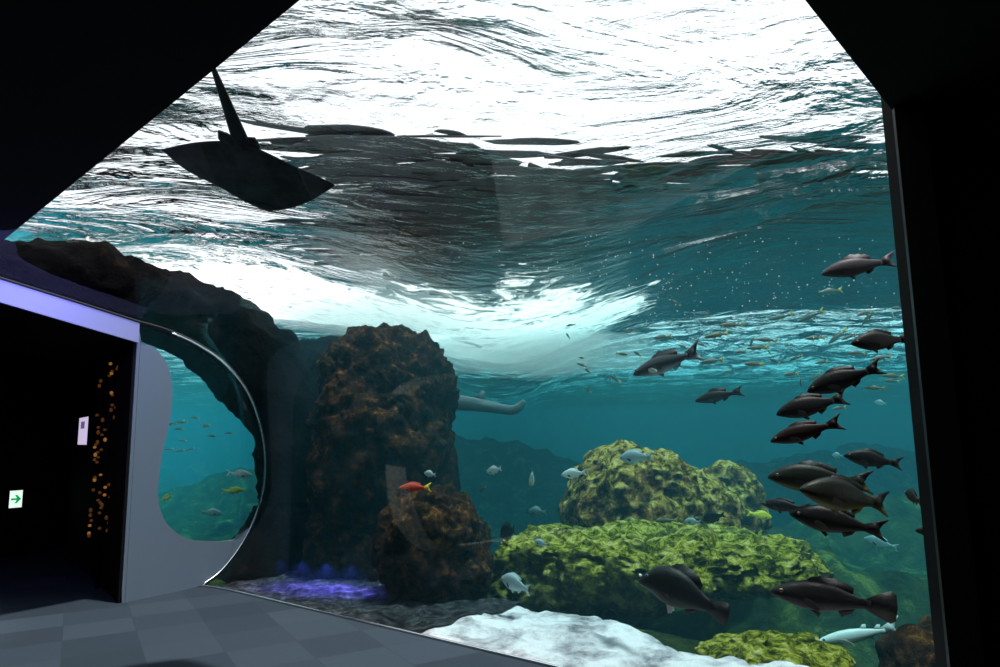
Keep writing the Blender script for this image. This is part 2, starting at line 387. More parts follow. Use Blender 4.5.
# made-up ragged leaves: break up the slab's edge and block sky in dark wisps
rg = random.Random(5); bm = bmesh.new()
for i in range(420):
    t = rg.random() ** 1.5
    if rg.random() < .72:
        x = rg.uniform(-3.5, 12); y0 = 12.4 + .4 * math.sin(x * .9) + (2.3 * math.exp(-((x - 4) / 2.6) ** 2)) + (1.7 * math.exp(-((x + 3) / 2.6) ** 2)); y = 17.2 - (17.2 - y0) * t
    else:
        y = rg.uniform(13, 24); x = -2.2 - .18 * (y - 14) - 2.6 * t
    a_, b2_ = rg.uniform(.35, 1.6) * (1.15 - .5 * t), rg.uniform(.07, .36) * (1.2 - .7 * t); rot = rg.gauss(.1, .22); z = 7.35 + rg.uniform(-.12, .12); ph = rg.uniform(0, 50)
    ring_ = []
    for q in range(16):
        th = q * math.pi / 8; rr_ = 1 + .45 * noise.noise(Vector((math.cos(th) * 1.3, math.sin(th) * 1.3, ph)))
        px_, py_ = a_ * rr_ * math.cos(th), b2_ * rr_ * math.sin(th)
        ring_.append((x + px_ * math.cos(rot) - py_ * math.sin(rot), y + px_ * math.sin(rot) + py_ * math.cos(rot)))
    lo_ = [bm.verts.new((p[0], p[1], z)) for p in ring_]; hi_ = [bm.verts.new((p[0], p[1], z + .02)) for p in ring_]
    bm.faces.new(list(reversed(lo_))); bm.faces.new(hi_)
    for q in range(16): bm.faces.new((lo_[q], lo_[(q + 1) % 16], hi_[(q + 1) % 16], hi_[q]))
struct('sky_blocker_leaves', bm, M['sky_blocker'])
struct('sky_blocker_side', box_bm(13, 30, -4, 12, 7.4, 7.7), M['sky_blocker'])  # added out of view to keep sky light off the right side
struct('sky_blocker_front', box_bm(-30, 30, -8, 1.2, 7.4, 7.7), M['sky_blocker'])  # unseen slab added to stop sun and sky above the hall

# the body of water: gently scattering, red swallowed first
m = M['water'] = bpy.data.materials.new('sea water'); m.use_nodes = True
nt = m.node_tree; nt.nodes.remove(nt.nodes['Principled BSDF']); out = nt.nodes['Material Output']
va = N(m, 'ShaderNodeVolumeAbsorption'); va.inputs[0].default_value = (.28, .83, .86, 1); va.inputs['Density'].default_value = .21
vs = N(m, 'ShaderNodeVolumeScatter'); vs.inputs[0].default_value = (.22, .78, 1, 1); vs.inputs['Density'].default_value = .021; vs.inputs['Anisotropy'].default_value = .2
ad = N(m, 'ShaderNodeAddShader'); L(m, va.outputs[0], ad.inputs[0]); L(m, vs.outputs[0], ad.inputs[1]); L(m, ad.outputs[0], out.inputs['Volume'])
wnr = sidev if sidev.dot(lf - j0) < 0 else -sidev
K0 = DP(264, 458) - Dn * .1; K1 = G1 + Gd * 1.3 + Gn * .22; K2 = G1 + Gn * .22 + Gd * 5.0; A0 = j0 - Dn * .12 + wnr * .12; A1 = cf + cdv * .4 + wnr * .12
dom = [Vector((p[0], p[1], -2.4)) for p in ((A0.x, A0.y), (K0.x, K0.y), (K1.x, K1.y), (K2.x, K2.y), (TX1, K2.y), (TX1, TY1), (TX0, TY1), (TX0, 22), (A1.x, A1.y))]
wd = link('sea_water', prism(dom, (0, 0, 1), ZW - .6 + 2.4), M['water'], smooth=False); tag(wd, 'clear teal sea water filling the tank', 'water', kind='stuff')

# ------------------------------------------------------------------ sea bed and rocks
M['sand'] = rock_mat('pale sand', [(.34, (.20, .18, .20)), (.45, (.60, .54, .59)), (.56, (.97, .88, .93))], 2.6, .8)  # pale mottling also stands in for the water surface's bright reflection
M['mossy'] = rock_mat('algae covered rock', [(.42, (.012, .010, .008)), (.49, (.13, .06, .03)), (.56, (.40, .22, .06)), (.64, (.95, .62, .2))], 6, 1.0, top=[(.40, (.015, .018, .006)), (.47, (.18, .12, .03)), (.54, (.70, .52, .09)), (.64, (1.0, .80, .42))])  # outer stops pushed apart to carry crevice shade and sun contrast in the colour
M['ledge'] = rock_mat('bright green algae rock', [(.38, (.012, .016, .008)), (.5, (.08, .08, .025)), (.68, (.34, .34, .08))], 6, 1.0, top=[(.38, (.015, .025, .006)), (.46, (.14, .16, .02)), (.55, (.60, .56, .06)), (.66, (.98, .85, .5))])  # dark and bright ends also paint in crevice shade and sunlight
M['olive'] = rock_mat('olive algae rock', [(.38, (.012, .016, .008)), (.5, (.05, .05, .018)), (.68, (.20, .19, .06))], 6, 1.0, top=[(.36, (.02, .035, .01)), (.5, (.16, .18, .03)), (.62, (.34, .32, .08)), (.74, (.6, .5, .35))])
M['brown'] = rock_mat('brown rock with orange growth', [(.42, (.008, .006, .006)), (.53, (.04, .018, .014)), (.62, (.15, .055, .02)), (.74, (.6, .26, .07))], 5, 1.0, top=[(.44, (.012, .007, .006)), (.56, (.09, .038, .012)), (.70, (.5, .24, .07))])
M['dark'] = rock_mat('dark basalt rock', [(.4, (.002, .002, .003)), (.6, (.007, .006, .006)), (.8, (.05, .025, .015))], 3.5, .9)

def rock(name, loc, dims, seed, m, sub=6, rough=.28, fine=.06, shape=None, rz=0, ff=1.0):
    bm = bmesh.new(); bmesh.ops.create_icosphere(bm, subdivisions=sub, radius=1)
    o3 = Vector((seed * 7.3, seed * 3.1, seed * 1.7)); d = Vector(dims); mn = min(dims)
    for v in bm.verts:
        n_ = v.co.normalized()
        p = Vector((n_.x, n_.y, n_.z))
        if shape: p = shape(p)
        q = Vector((p.x * d.x, p.y * d.y, p.z * d.z))
        k = rough * mn * noise.fractal(q * (.9 / mn) + o3, .8, 2.1, 5)
        k += fine * (abs(noise.noise(q * 4.2 * ff + o3)) * 1.6 + .6 * noise.noise(q * 11 * ff + o3) + .35 * noise.noise(q * 24 * ff))
        v.co = q + n_ * k
    o = link(name, bm, m); o.location = loc; o.rotation_euler.z = rz
    return o
def at_px(px, py, depth): return P(px, py, depth)

# terrain
def bed(x, y):
    p = Vector((x, y, 0))
    z = -.15 + .10 * noise.fractal(p * .8, .9, 2, 5)
    dg = (p - G1).dot(Gn)                                              # distance in from the big window
    z -= .9 * min(1, max(0, (dg - 1.6) / 2.5))
    # far reefs
    z += 1.9 * math.exp(-(((x - 9.0) / 6.5) ** 2 + ((y - 17.5 - .15 * x) / 1.8) ** 2))
    z += 2.6 * math.exp(-(((x + 2.5) / 8) ** 2 + ((y - 24) / 2.4) ** 2))
    z += 1.5 * math.exp(-(((x - 7.0) / 3.6) ** 2 + ((y - 12.2) / 1.2) ** 2))
    z += 1.0 * math.exp(-(((x - 4.6) / 2.2) ** 2 + ((y - 9.0) / .8) ** 2))
    z += .42 * noise.fractal(p * .6 + Vector((3, 9, 0)), .8, 2, 6) * min(1, max(0, (dg - 2) / 3))
    z += 5.5 * max(0, (y - 50) / 5) ** 1.3 + 3.5 * max(0, (abs(x) - 27) / 5) ** 1.4
    return min(z, 6)
xs = [math.copysign(abs(t) ** 1.35, t) * 34 for t in np.linspace(-1, 1, 281)]; ys = grid_axis(1.4, TY1 + 1, 280, 1.6)
bm = bmesh.new(); vv = [[bm.verts.new((x, y, bed(x, y))) for x in xs] for y in ys]
for j in range(len(ys) - 1):
    for i in range(len(xs) - 1):
        cx, cy = (xs[i] + xs[i + 1]) / 2, (ys[j] + ys[j + 1]) / 2
        if (Vector((cx, cy, 0)) - G1).dot(Gn) < .12 or (cx < j0.x + (cy - j0.y) * (-.775) + .15): continue
        bm.faces.new((vv[j][i], vv[j][i + 1], vv[j + 1][i + 1], vv[j + 1][i]))
bmesh.ops.delete(bm, geom=[v for v in bm.verts if not v.link_faces], context='VERTS')
m = M['bed'] = rock_mat('sea bed', [(.3, (.02, .035, .02)), (.5, (.08, .10, .03)), (.7, (.06, .065, .02))], 1.6, .9, top=[(.40, (.008, .016, .008)), (.55, (.035, .055, .015)), (.68, (.20, .23, .05))])
tb = link('seabed', bm, M['bed']); tag(tb, kind='structure')
# strip just inside the glass: shaded pebbly sand painted dark on the left, pale sand from the pillar's foot on
def strip(name, u0, u1, m, amp, off=0.0):
    bm = bmesh.new(); gr = []
    nu = int((u1 - u0) * 34)
    for j in range(90):
        r_ = []
        for i in range(nu + 1):
            u = u0 + (u1 - u0) * i / nu; dd = .03 + 4.2 * (j / 89)
            p = G1 + Gd * u + Gn * dd
            edge = 1.15 + .3 * noise.noise(Vector((u * 1.2, 0, 4))) + (2.0 if m is M['sand_shaded'] else .25 * math.sin(u * .8))
            z = -.02 + off + .05 * noise.fractal(p * 1.3, .9, 2, 4) + amp * noise.fractal(p * 5, .8, 2, 4) - .5 * max(0, dd - edge) ** 1.2
            r_.append(bm.verts.new((p.x, p.y, z)))
        gr.append(r_)
    for j in range(89):
        for i in range(nu): bm.faces.new((gr[j][i], gr[j][i + 1], gr[j + 1][i + 1], gr[j + 1][i]))
    o = link(name, bm, m); tag(o, kind='structure'); return o
M['sand_shaded'] = rock_mat('dark gravel', [(.4, (.02, .022, .026)), (.55, (.07, .075, .085)), (.7, (.22, .22, .24))], 9, .9)
strip('sand_bed_shaded', -.15, 2.9, M['sand_shaded'], .03)
strip('sand_bed', 1.9, 6.6, M['sand'], .03, -.012)

# green boulder with its darker lobe behind, the ledge under it
def dome(p):
    x, y, z = p
    z = z if z > 0 else z * .7
    s = 1 + .18 * (-z)
    return Vector((x * s + .12 * z * -1, y * s, z ** 1 if z < 0 else z ** .8))
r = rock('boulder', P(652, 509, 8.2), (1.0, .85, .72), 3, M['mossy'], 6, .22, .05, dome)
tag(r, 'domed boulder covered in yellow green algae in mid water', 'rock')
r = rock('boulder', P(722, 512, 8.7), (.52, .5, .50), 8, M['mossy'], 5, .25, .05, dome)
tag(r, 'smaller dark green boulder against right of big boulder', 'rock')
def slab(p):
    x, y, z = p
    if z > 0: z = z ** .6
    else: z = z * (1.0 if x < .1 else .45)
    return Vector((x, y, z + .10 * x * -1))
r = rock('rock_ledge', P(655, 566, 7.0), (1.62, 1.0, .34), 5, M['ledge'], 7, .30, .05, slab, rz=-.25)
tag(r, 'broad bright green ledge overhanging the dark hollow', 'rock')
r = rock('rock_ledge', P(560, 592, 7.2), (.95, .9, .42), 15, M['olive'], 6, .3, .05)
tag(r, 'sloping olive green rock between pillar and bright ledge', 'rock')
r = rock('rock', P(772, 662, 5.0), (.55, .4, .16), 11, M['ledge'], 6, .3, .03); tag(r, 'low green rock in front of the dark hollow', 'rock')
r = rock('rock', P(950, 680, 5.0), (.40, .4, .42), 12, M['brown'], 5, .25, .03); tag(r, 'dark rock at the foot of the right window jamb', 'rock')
# brown pillar and dark arch round the second window
def pillar(p):
    x, y, z = p
    z2 = math.copysign(abs(z) ** .55, z)
    s = 1.0 + .22 * max(0, -z2) + .05 * math.sin(z2 * 5)
    return Vector((x * s / max(.5, math.sqrt(1 - min(.75, z * z * .8))), y * s, z2))
pp = P(383, 455, 8.4)
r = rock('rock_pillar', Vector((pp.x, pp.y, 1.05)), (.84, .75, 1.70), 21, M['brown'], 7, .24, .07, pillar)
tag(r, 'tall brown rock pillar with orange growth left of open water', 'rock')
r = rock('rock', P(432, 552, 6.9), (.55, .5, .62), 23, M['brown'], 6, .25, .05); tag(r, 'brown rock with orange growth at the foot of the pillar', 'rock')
arch_c = []
for px, py, d in ((-200, 250, 6.3), (-100, 262, 6.6), (0, 276, 7.0), (90, 290, 7.6), (160, 306, 8.2), (222, 334, 8.8), (268, 380, 9.0), (300, 440, 9.0), (300, 500, 9.0), (283, 555, 8.7), (262, 610, 8.4)):
    arch_c.append(P(px, py, d))
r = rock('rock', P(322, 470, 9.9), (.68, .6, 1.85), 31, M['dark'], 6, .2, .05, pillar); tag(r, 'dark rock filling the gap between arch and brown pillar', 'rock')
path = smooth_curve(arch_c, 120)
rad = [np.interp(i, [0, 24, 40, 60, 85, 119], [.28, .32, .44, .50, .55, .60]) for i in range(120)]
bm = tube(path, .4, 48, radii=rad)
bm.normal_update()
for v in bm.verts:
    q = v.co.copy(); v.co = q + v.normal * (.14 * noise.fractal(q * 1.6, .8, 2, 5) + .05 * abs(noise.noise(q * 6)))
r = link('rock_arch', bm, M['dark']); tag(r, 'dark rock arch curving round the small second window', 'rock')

# ------------------------------------------------------------------ hall lamps and fittings
mid = Dvz(-1.0, 2.76)
fl_ = lamp('fascia_light', 'AREA', mid + Dn * .9 + Vector((0, 0, .1)), mid, 13, (.28, .28, 1.0), shape='RECTANGLE', size=1.2, size_y=.1)
# matching panel on the far side of the doorway (its reflection shows in the big window)
def mirror_px(px, py, off=.02):
    r = ray(px, py); n = Gn; t = (G1 - CAM).dot(n) / r.dot(n); h = CAM + r * t; r2 = r - n * 2 * r.dot(n)
    p0 = DA + Dn * off
    return h + r2 * ((p0 - h).dot(Dn) / r2.dot(Dn))
cres = [(360, 450), (361, 490), (368, 520), (380, 542), (396, 553), (418, 556), (440, 545), (468, 524), (468, 532), (440, 556), (414, 556), (405, 545), (394, 520), (386, 490), (384, 450)]
cpts = [mirror_px(*p) for p in ((361, 466), (361, 478), (363, 500), (371, 525), (383, 543), (400, 554), (417, 554), (405, 540), (395, 520), (387, 495), (383, 480), (382, 468))]
cpts = [p - Dd * .36 for p in cpts]
M['panel_bright'] = mat('brightened panel metal', (.8, .78, .7), .5)  # whiter than the first panel, to lift its reflection in the glass
struct('wall_left_panel', prism(cpts, Dn, .02), M['panel_bright'], 'pale curved wall panel on the far side of the doorway')
lamp('panel_boost_light', 'SPOT', Dvz(-1.7, 2.7) + Dn * 1.3, Dvz(-1.75, .6), 260, (1, .93, .8), spot_size=math.radians(44), spot_blend=.8, shadow_soft_size=.05)  # added spot, brightens the panel so its reflection shows


# ---- lit things in the corridor
def dirbox(c, ux, uy, uz, sx, sy, sz, bev=0):
    bm = box_bm(-sx / 2, sx / 2, -sy / 2, sy / 2, -sz / 2, sz / 2, bev)
    R = Matrix((ux, uy, uz)).transposed().to_4x4(); bmesh.ops.transform(bm, matrix=Matrix.Translation(c) @ R, verts=bm.verts)
    return bm
Z1 = Vector((0, 0, 1)); ex = (cf - lb).normalized()                 # along the end wall, to the right
def on_end(px, py, off): return on_plane(px, py, cf + Dn * off, Dn)
M['sign_white'] = mat('lit white sign face', (.8, .85, .8), .5, emit=(.82, 1, .88), es=1.0)
M['sign_green'] = mat('green sign print', (0, .4, .1), .5, emit=(.0, .42, .12), es=.8)
M['poster'] = mat('lit lavender panel', (.7, .6, .8), .5, emit=(.78, .66, .95), es=.75)
M['poster_ink'] = mat('dim print', (.2, .15, .3), .5, emit=(.3, .22, .45), es=.4)
c_ = on_end(15, 499, .06); k = (c_ - CAM).length / F
sg = link('exit_sign', dirbox(c_, ex, -Dn, Z1, 10 * k, .04, 15 * k, .004), M['black'])
tag(sg, 'small square white exit sign with green arrow in the dark doorway', 'sign')
f_ = link('sign_face', dirbox(c_ + Dn * .023, ex, -Dn, Z1, 9.2 * k, .008, 13.5 * k), M['sign_white'], sg); f_['label'] = 'glowing white face'
a = c_ + Dn * .030
def arrow(c0, s):
    pts = [(-.42, .07), (.05, .07), (-.12, .3), (.06, .3), (.4, 0), (.06, -.3), (-.12, -.3), (.05, -.07), (-.42, -.07)]
    return prism([c0 + ex * x * s * .8 + Z1 * z * s for x, z in pts], Dn, .004)
link('arrow', arrow(a, 11 * k), M['sign_green'], sg, smooth=False)
wn_ = sidev if sidev.dot(lf - j0) > 0 else -sidev
q0, q1 = on_plane(80.5, 431, j0 + wn_ * .05, wn_), on_plane(89, 431, j0 + wn_ * .05, wn_)
c_ = (q0 + q1) / 2; W_ = (q1 - q0).length; k = (c_ - CAM).length / F
po = link('notice_board', dirbox(c_, cdv, wn_, Z1, W_ * 1.05, .03, 25 * k), M['black']); tag(po, 'small upright lit lavender notice panel in the dark doorway', 'notice panel')
link('panel_face', dirbox(c_ + wn_ * .018, cdv, wn_, Z1, W_, .008, 23 * k), M['poster'], po)
link('print', dirbox(c_ + wn_ * .024 + Z1 * 5 * k, cdv, wn_, Z1, W_ * .4, .006, 6 * k), M['poster_ink'], po)
M['amber'] = mat('amber glass beads', (.5, .2, .03), .2, emit=(1, .42, .08), es=.22)
M['amber_dim'] = mat('dim amber glass beads', (.3, .12, .02), .2, emit=(.8, .3, .05), es=.06)
base = P(101, 535, 7.25); topc = P(101, 362, 7.25)
bc = bpy.data.objects.new('bead_glints', None); COL.objects.link(bc); bc.location = (base.x, base.y, 0); bpy.context.view_layer.update()  # amber glints in the doorway imitated by glowing beads on an added pole
tag(bc, 'tall dim column of glowing beads imitating amber glints inside the doorway', 'glints')
def child(name, bm, m, par, smooth=True):
    o = link(name, bm, m, smooth=smooth); o.parent = par; o.matrix_parent_inverse = Matrix.Translation(-par.location); return o
child('pole', tube([Vector((base.x, base.y, .0)), Vector((base.x, base.y, 2.4))], .02, 10), M['black'], bc)
rng = random.Random(4)
bead = None
for i in range(70):
    t = i / 69; z = base.z + (topc.z - base.z) * t
    if bead is None:
        bm = bmesh.new(); bmesh.ops.create_icosphere(bm, subdivisions=2, radius=.017)
        bead = bm; me = bpy.data.meshes.new('bead'); bm.to_mesh(me); me.materials.append(M['amber']); me2 = me.copy(); me2.materials[0] = M['amber_dim']
    o = bpy.data.objects.new('bead', me if rng.random() < .22 else me2); COL.objects.link(o); o.parent = bc
    a_ = rng.uniform(-1.2, 1.4); o.location = (.12 * math.sin(a_) , -.08 * math.cos(a_), z); o.scale = (1, 1, rng.uniform(.7, 1.5))
bm.free()

# ------------------------------------------------------------------ fish
def fish_mat(name, back, side, belly, tail=None, rough=.45, mottled=.35, spec=.4, scale=9):
    m = mat(name, rough=rough, spec=spec); b = m.node_tree.nodes['Principled BSDF']
    tc = N(m, 'ShaderNodeTexCoord'); sx = N(m, 'ShaderNodeSeparateXYZ'); L(m, tc.outputs['Object'], sx.inputs[0])
    nz = noise_node(m, scale, 5, .6)
    z = math_node(m, 'ADD', sx.outputs['Z'], math_node(m, 'MULTIPLY', math_node(m, 'SUBTRACT', nz.outputs['Fac'], .5), mottled * .3))
    f = math_node(m, 'ADD', math_node(m, 'MULTIPLY', z, 3.4), .5)
    r = ramp(m, f, [(.14, belly), (.42, side), (.72, back)]); out = r.outputs[0]
    if tail:
        tf = math_node(m, 'MULTIPLY', math_node(m, 'SUBTRACT', .24, sx.outputs['X']), 14, True)
        mx = N(m, 'ShaderNodeMix', data_type='RGBA'); L(m, tf, mx.inputs[0]); L(m, out, mx.inputs[6]); mx.inputs[7].default_value = (*tail, 1); out = mx.outputs[2]
    L(m, out, b.inputs['Base Color'])
    n2 = noise_node(m, 60, 2, .5); L(m, bump(m, n2.outputs['Fac'], .25, .01).outputs[0], b.inputs['Normal'])
    return m
FM = {
 'dark': fish_mat('dark grey fish skin', (.006, .008, .009), (.014, .017, .018), (.035, .036, .03), spec=.15),
 'darkhead': fish_mat('dark fish skin, olive sheen', (.008, .011, .010), (.022, .028, .02), (.12, .12, .04), spec=.15),
 'grey': fish_mat('slate grey fish skin', (.05, .045, .055), (.07, .07, .08), (.09, .10, .12), spec=.2),
 'redbrown': fish_mat('dark red brown fish skin', (.010, .008, .008), (.026, .014, .011), (.06, .024, .016), spec=.15),
 'grouper': fish_mat('charcoal fish skin with silver belly', (.02, .022, .028), (.06, .07, .08), (.42, .48, .52), mottled=.5),
 'jack': fish_mat('olive silver fish skin', (.04, .05, .03), (.10, .11, .07), (.3, .32, .25), tail=(.4, .32, .06)),
 'silver': fish_mat('silver white fish skin', (.45, .5, .5), (.75, .8, .78), (.9, .9, .86)),
 'yellow': fish_mat('yellow green fish skin', (.35, .42, .03), (.75, .78, .05), (.85, .85, .35)),
 'blue': fish_mat('pale blue grey fish skin', (.25, .34, .36), (.35, .48, .5), (.5, .62, .62)),
 'red': fish_mat('red fish skin, yellow tail', (.35, .03, .02), (.55, .05, .02), (.6, .15, .05), tail=(.85, .6, .05)),
 'olive': fish_mat('olive yellow fish skin', (.06, .06, .01), (.20, .17, .02), (.4, .34, .04)),
 'pale': fish_mat('pale shark skin', (.42, .55, .55), (.55, .68, .66), (.75, .8, .76)),
 'ray': fish_mat('ray skin', (.010, .011, .012), (.020, .025, .027), (.06, .075, .085), mottled=.9, spec=.1, scale=4),
}
M['eye'] = mat('fish eye', (.01, .01, .01), .1, spec=.8); M['iris'] = mat('fish iris', (.16, .15, .09), .3)
M['fin'] = mat('dark fin', (.02, .02, .02), .6); M['fin_pale'] = mat('pale fin', (.5, .55, .5), .6)

UP = [(0, .004), (.03, .035), (.09, .066), (.2, .108), (.35, .142), (.5, .145), (.65, .125), (.8, .082), (.93, .048), (1, .042)]
LO = [(0, .006), (.03, .026), (.09, .045), (.2, .080), (.35, .112), (.5, .118), (.65, .10), (.8, .066), (.93, .040), (1, .036)]
WD = [(0, .006), (.03, .028), (.09, .048), (.2, .066), (.35, .075), (.5, .072), (.65, .055), (.8, .034), (.93, .018), (1, .014)]
def itp(tab, t): return float(np.interp(t, [a for a, _ in tab], [b for _, b in tab]))
def fish_mesh(name, m, deep=1.0, wide=1.0, tail='fork', bend=0.0, seg=22, ring=14, spiny=True, snout=0.0, tailspan=.78, dorsal=.42, cod=False):
    """length 1 along +X (nose at x=1), z up; fins grow out of the same skin"""
    bm = bmesh.new(); rings = []
    def X(t): return 1 - .80 * t
    for i in range(seg + 1):
        t = (i / seg) ** 1.15; u, l, w_ = itp(UP, t) * deep, itp(LO, t) * deep, itp(WD, t) * wide
        zc = -.012 - snout * max(0, .2 - t); row = []
        for q in range(ring):
            a = 2 * math.pi * q / ring; cz, sy = math.cos(a), math.sin(a)
            row.append(bm.verts.new((X(t), math.copysign(abs(sy) ** .9, sy) * w_, zc + (u if cz > 0 else l) * math.copysign(abs(cz) ** .95, cz))))
        rings.append(row)
    for i in range(seg):
        for q in range(ring): bm.faces.new((rings[i][q], rings[i + 1][q], rings[i + 1][(q + 1) % ring], rings[i][(q + 1) % ring]))
    bm.faces.new(rings[0]); bm.faces.new(list(reversed(rings[-1])))
    def fin(pts, th=.006):
        # spine of the fin is thickest at its root (first points), edge thin
        n_ = len(pts); a = [bm.verts.new((x, th * (1 if r else .25), z)) for x, z, r in pts]; b = [bm.verts.new((x, -th * (1 if r else .25), z)) for x, z, r in pts]
        bm.faces.new(a); bm.faces.new(list(reversed(b)))
        for i in range(n_): bm.faces.new((a[i], b[i], b[(i + 1) % n_], a[(i + 1) % n_]))
    def back(x): return itp(UP, (1 - x) / .8) * deep - .03
    def bel(x): return -itp(LO, (1 - x) / .8) * deep + .012
    if tail == 'fork': cp = [(.24, .03, 1), (.15, .065, 0), (.02, .155 * tailspan, 0), (.0, .15 * tailspan, 0), (.055, .06, 0), (.085, 0, 0), (.055, -.065, 0), (.0, -.15 * tailspan, 0), (.02, -.155 * tailspan, 0), (.15, -.07, 0), (.24, -.05, 1)]
    else: cp = [(.24, .03, 1), (.16, .08, 0), (.05, .135 * tailspan, 0), (.01, .10, 0), (.0, .0, 0), (.01, -.11, 0), (.05, -.145 * tailspan, 0), (.16, -.09, 0), (.24, -.05, 1)]
    fin(cp)
    if not cod:
        top = []; n_ = 11
        for i in range(n_):
            x = .72 - .36 * i / (n_ - 1); h = (.055 + .012 * math.sin(i * 2.4) if spiny else .045) * (math.sin(min(1, i / 2.5) * 1.4)) * dorsal
            if i > 7: h = (.065 - .012 * (i - 8)) * dorsal
            if i == n_ - 1: h = .03
            top.append((x - .03, back(x) + .03 + h, 0))
        fin([(.72, back(.72), 1)] + top + [(.34, back(.34), 1)])
        fin([(.46, bel(.46), 1), (.42, bel(.44) - .07, 0), (.34, bel(.38) - .045, 0), (.31, bel(.34) - .012, 0), (.33, bel(.33), 1)])
        fin([(.70, bel(.70), 1), (.60, bel(.62) - .075, 0), (.58, bel(.6) - .04, 0), (.64, bel(.64), 1)], .005)
    else:   # slender bottom shark: two small back fins set far back, long low tail
        for x0 in (.50, .34): fin([(x0, back(x0), 1), (x0 - .06, back(x0) + .055, 0), (x0 - .10, back(x0) + .05, 0), (x0 - .09, back(x0 - .09), 1)])
        fin([(.42, bel(.42), 1), (.36, bel(.4) - .05, 0), (.34, bel(.34), 1)])
    if bend:
        for v in bm.verts: v.co.y += bend * (1 - v.co.x) ** 2 * (1.0) - bend * .15
    bmesh.ops.recalc_face_normals(bm, faces=bm.faces[:])
    me = bpy.data.meshes.new(name); bm.to_mesh(me); bm.free(); me.materials.append(m)
    for p in me.polygons: p.use_smooth = True
    return me
_em = {}
def eye_mesh():
    if 'e' not in _em:
        bm = bmesh.new(); bmesh.ops.create_uvsphere(bm, u_segments=14, v_segments=8, radius=.017)
        me = bpy.data.meshes.new('eye'); bm.to_mesh(me); bm.free(); me.materials.append(M['iris']); me.materials.append(M['eye'])
        for p in me.polygons: p.use_smooth = True; p.material_index = 1 if abs(p.center.z) > .012 else 0
        _em['e'] = me
    return _em['e']
def pect_mesh(long=1.0):
    bm = bmesh.new(); pts = [(0, .016), (-.05, .03), (-.12 * long, .022), (-.155 * long, 0), (-.12 * long, -.025), (-.05, -.03), (0, -.014)]
    a = [bm.verts.new((x, .003, z)) for x, z in pts]; b = [bm.verts.new((x, -.003, z)) for x, z in pts]
    bm.faces.new(a); bm.faces.new(list(reversed(b)))
    for i in range(len(a)): j = (i + 1) % len(a); bm.faces.new((a[i], b[i], b[j], a[j]))
    me = bpy.data.meshes.new('pectoral_fin'); bm.to_mesh(me); bm.free(); return me
def pose(o, nose, tail, d, dd=0.0, roll=0.0):
    """nose and tail pixels, distance; dd: how much nearer the tail is than the nose"""
    a = P(nose[0], nose[1], d + dd / 2); b = P(tail[0], tail[1], d - dd / 2)
    x = (a - b); ln = x.length; x.normalize(); y = Z1.cross(x).normalized(); z = x.cross(y)
    R = Matrix((x, y, z)).transposed().to_4x4() @ Matrix.Rotation(math.radians(roll), 4, 'X')
    o.matrix_world = Matrix.Translation(b) @ R @ Matrix.Scale(ln, 4)
def big_fish(kind, me, label, cat, nose, tail, d, dd=0.0, roll=0.0, group=None, finmat=None, deep=1.0, wide=1.0, parts=True):
    o = bpy.data.objects.new(kind, me); COL.objects.link(o); tag(o, label, cat, group); pose(o, nose, tail, d, dd, roll)
    if parts:
        for s in (1, -1):
            e = bpy.data.objects.new('eye', eye_mesh()); COL.objects.link(e); e.parent = o
            e.location = (.915, s * .040 * wide, .020 * deep); e.rotation_euler = (math.pi / 2, 0, 0)
            p = bpy.data.objects.new('pectoral_fin', pect_mesh()); COL.objects.link(p); p.parent = o
            if not p.data.materials: p.data.materials.append(finmat or M['fin'])
            p.location = (.74, s * .062 * wide, -.035 * deep); p.rotation_euler = (0, math.radians(-22), s * math.radians(-24))
    return o
G_ = 'large dark fish by the right jamb'
dk = [fish_mesh('grunt', FM['dark'], 1.12, bend=b_) for b_ in (.12, -.15, .02)]
dh = [fish_mesh('grunt', FM['darkhead'], 1.12, bend=b_) for b_ in (.14, -.1)]
gy = fish_mesh('grunt', FM['grey'], .98, bend=-.12, dorsal=.7)
rb = fish_mesh('grunt', FM['redbrown'], .95, bend=.1)
big_fish('grunt', gy, 'slate grey fish swimming alone high up beside the right jamb', 'fish', (821, 274), (899, 257), 4.3, .12, group=G_)
big_fish('grunt', dk[2], 'dark fish at jamb in bright ripples, its tail cut by the frame', 'fish', (851, 343), (912, 338), 4.4, -.05, group=G_)
big_fish('grunt', dk[0], 'dark fish, top of the three stacked diagonally, highest tail', 'fish', (807, 391), (882, 366), 4.2, .1, group=G_)
big_fish('grunt', dk[1], 'dark fish, middle of the three stacked diagonally', 'fish', (776, 414), (849, 396), 4.4, .15, group=G_)
big_fish('grunt', rb, 'dark red brown fish, lowest of the three stacked diagonally', 'fish', (770, 441), (843, 421), 4.1, .12, group=G_)
big_fish('grunt', dk[2], 'dark fish below the diagonal three, tail pointing down to the jamb', 'fish', (844, 455), (903, 464), 4.6, .05, group=G_)
big_fish('grunt', dh[0], 'dark fish with yellowish head leading the lower crossing group', 'fish', (768, 476), (870, 482), 4.5, .1, group=G_)
big_fish('grunt', dh[1], 'dark fish in the middle of the lower crossing group, silver cheek', 'fish', (799, 488), (896, 505), 4.0, -.1, group=G_)
big_fish('grunt', dk[0], 'dark fish at bottom of the lower crossing group, tail hanging down', 'fish', (790, 513), (886, 530), 4.3, .15, group=G_)
big_fish('grunt', rb, 'smaller dim brownish fish left of the lower crossing group', 'fish', (761, 503), (812, 509), 5.0, .2, group=G_)
big_fish('grunt', rb, 'dim red brown fish seen nearly head on beside the jamb', 'fish', (905, 492), (926, 503), 4.3, .3, group=G_)
big_fish('grunt', dk[1], 'dark fish half hidden by the jamb below the red brown one', 'fish', (915, 530), (962, 536), 4.4, .1, group=G_)
gp = fish_mesh('grouper', FM['dark'], .95, 1.05, tail='round', bend=.08, dorsal=.7, tailspan=.95)
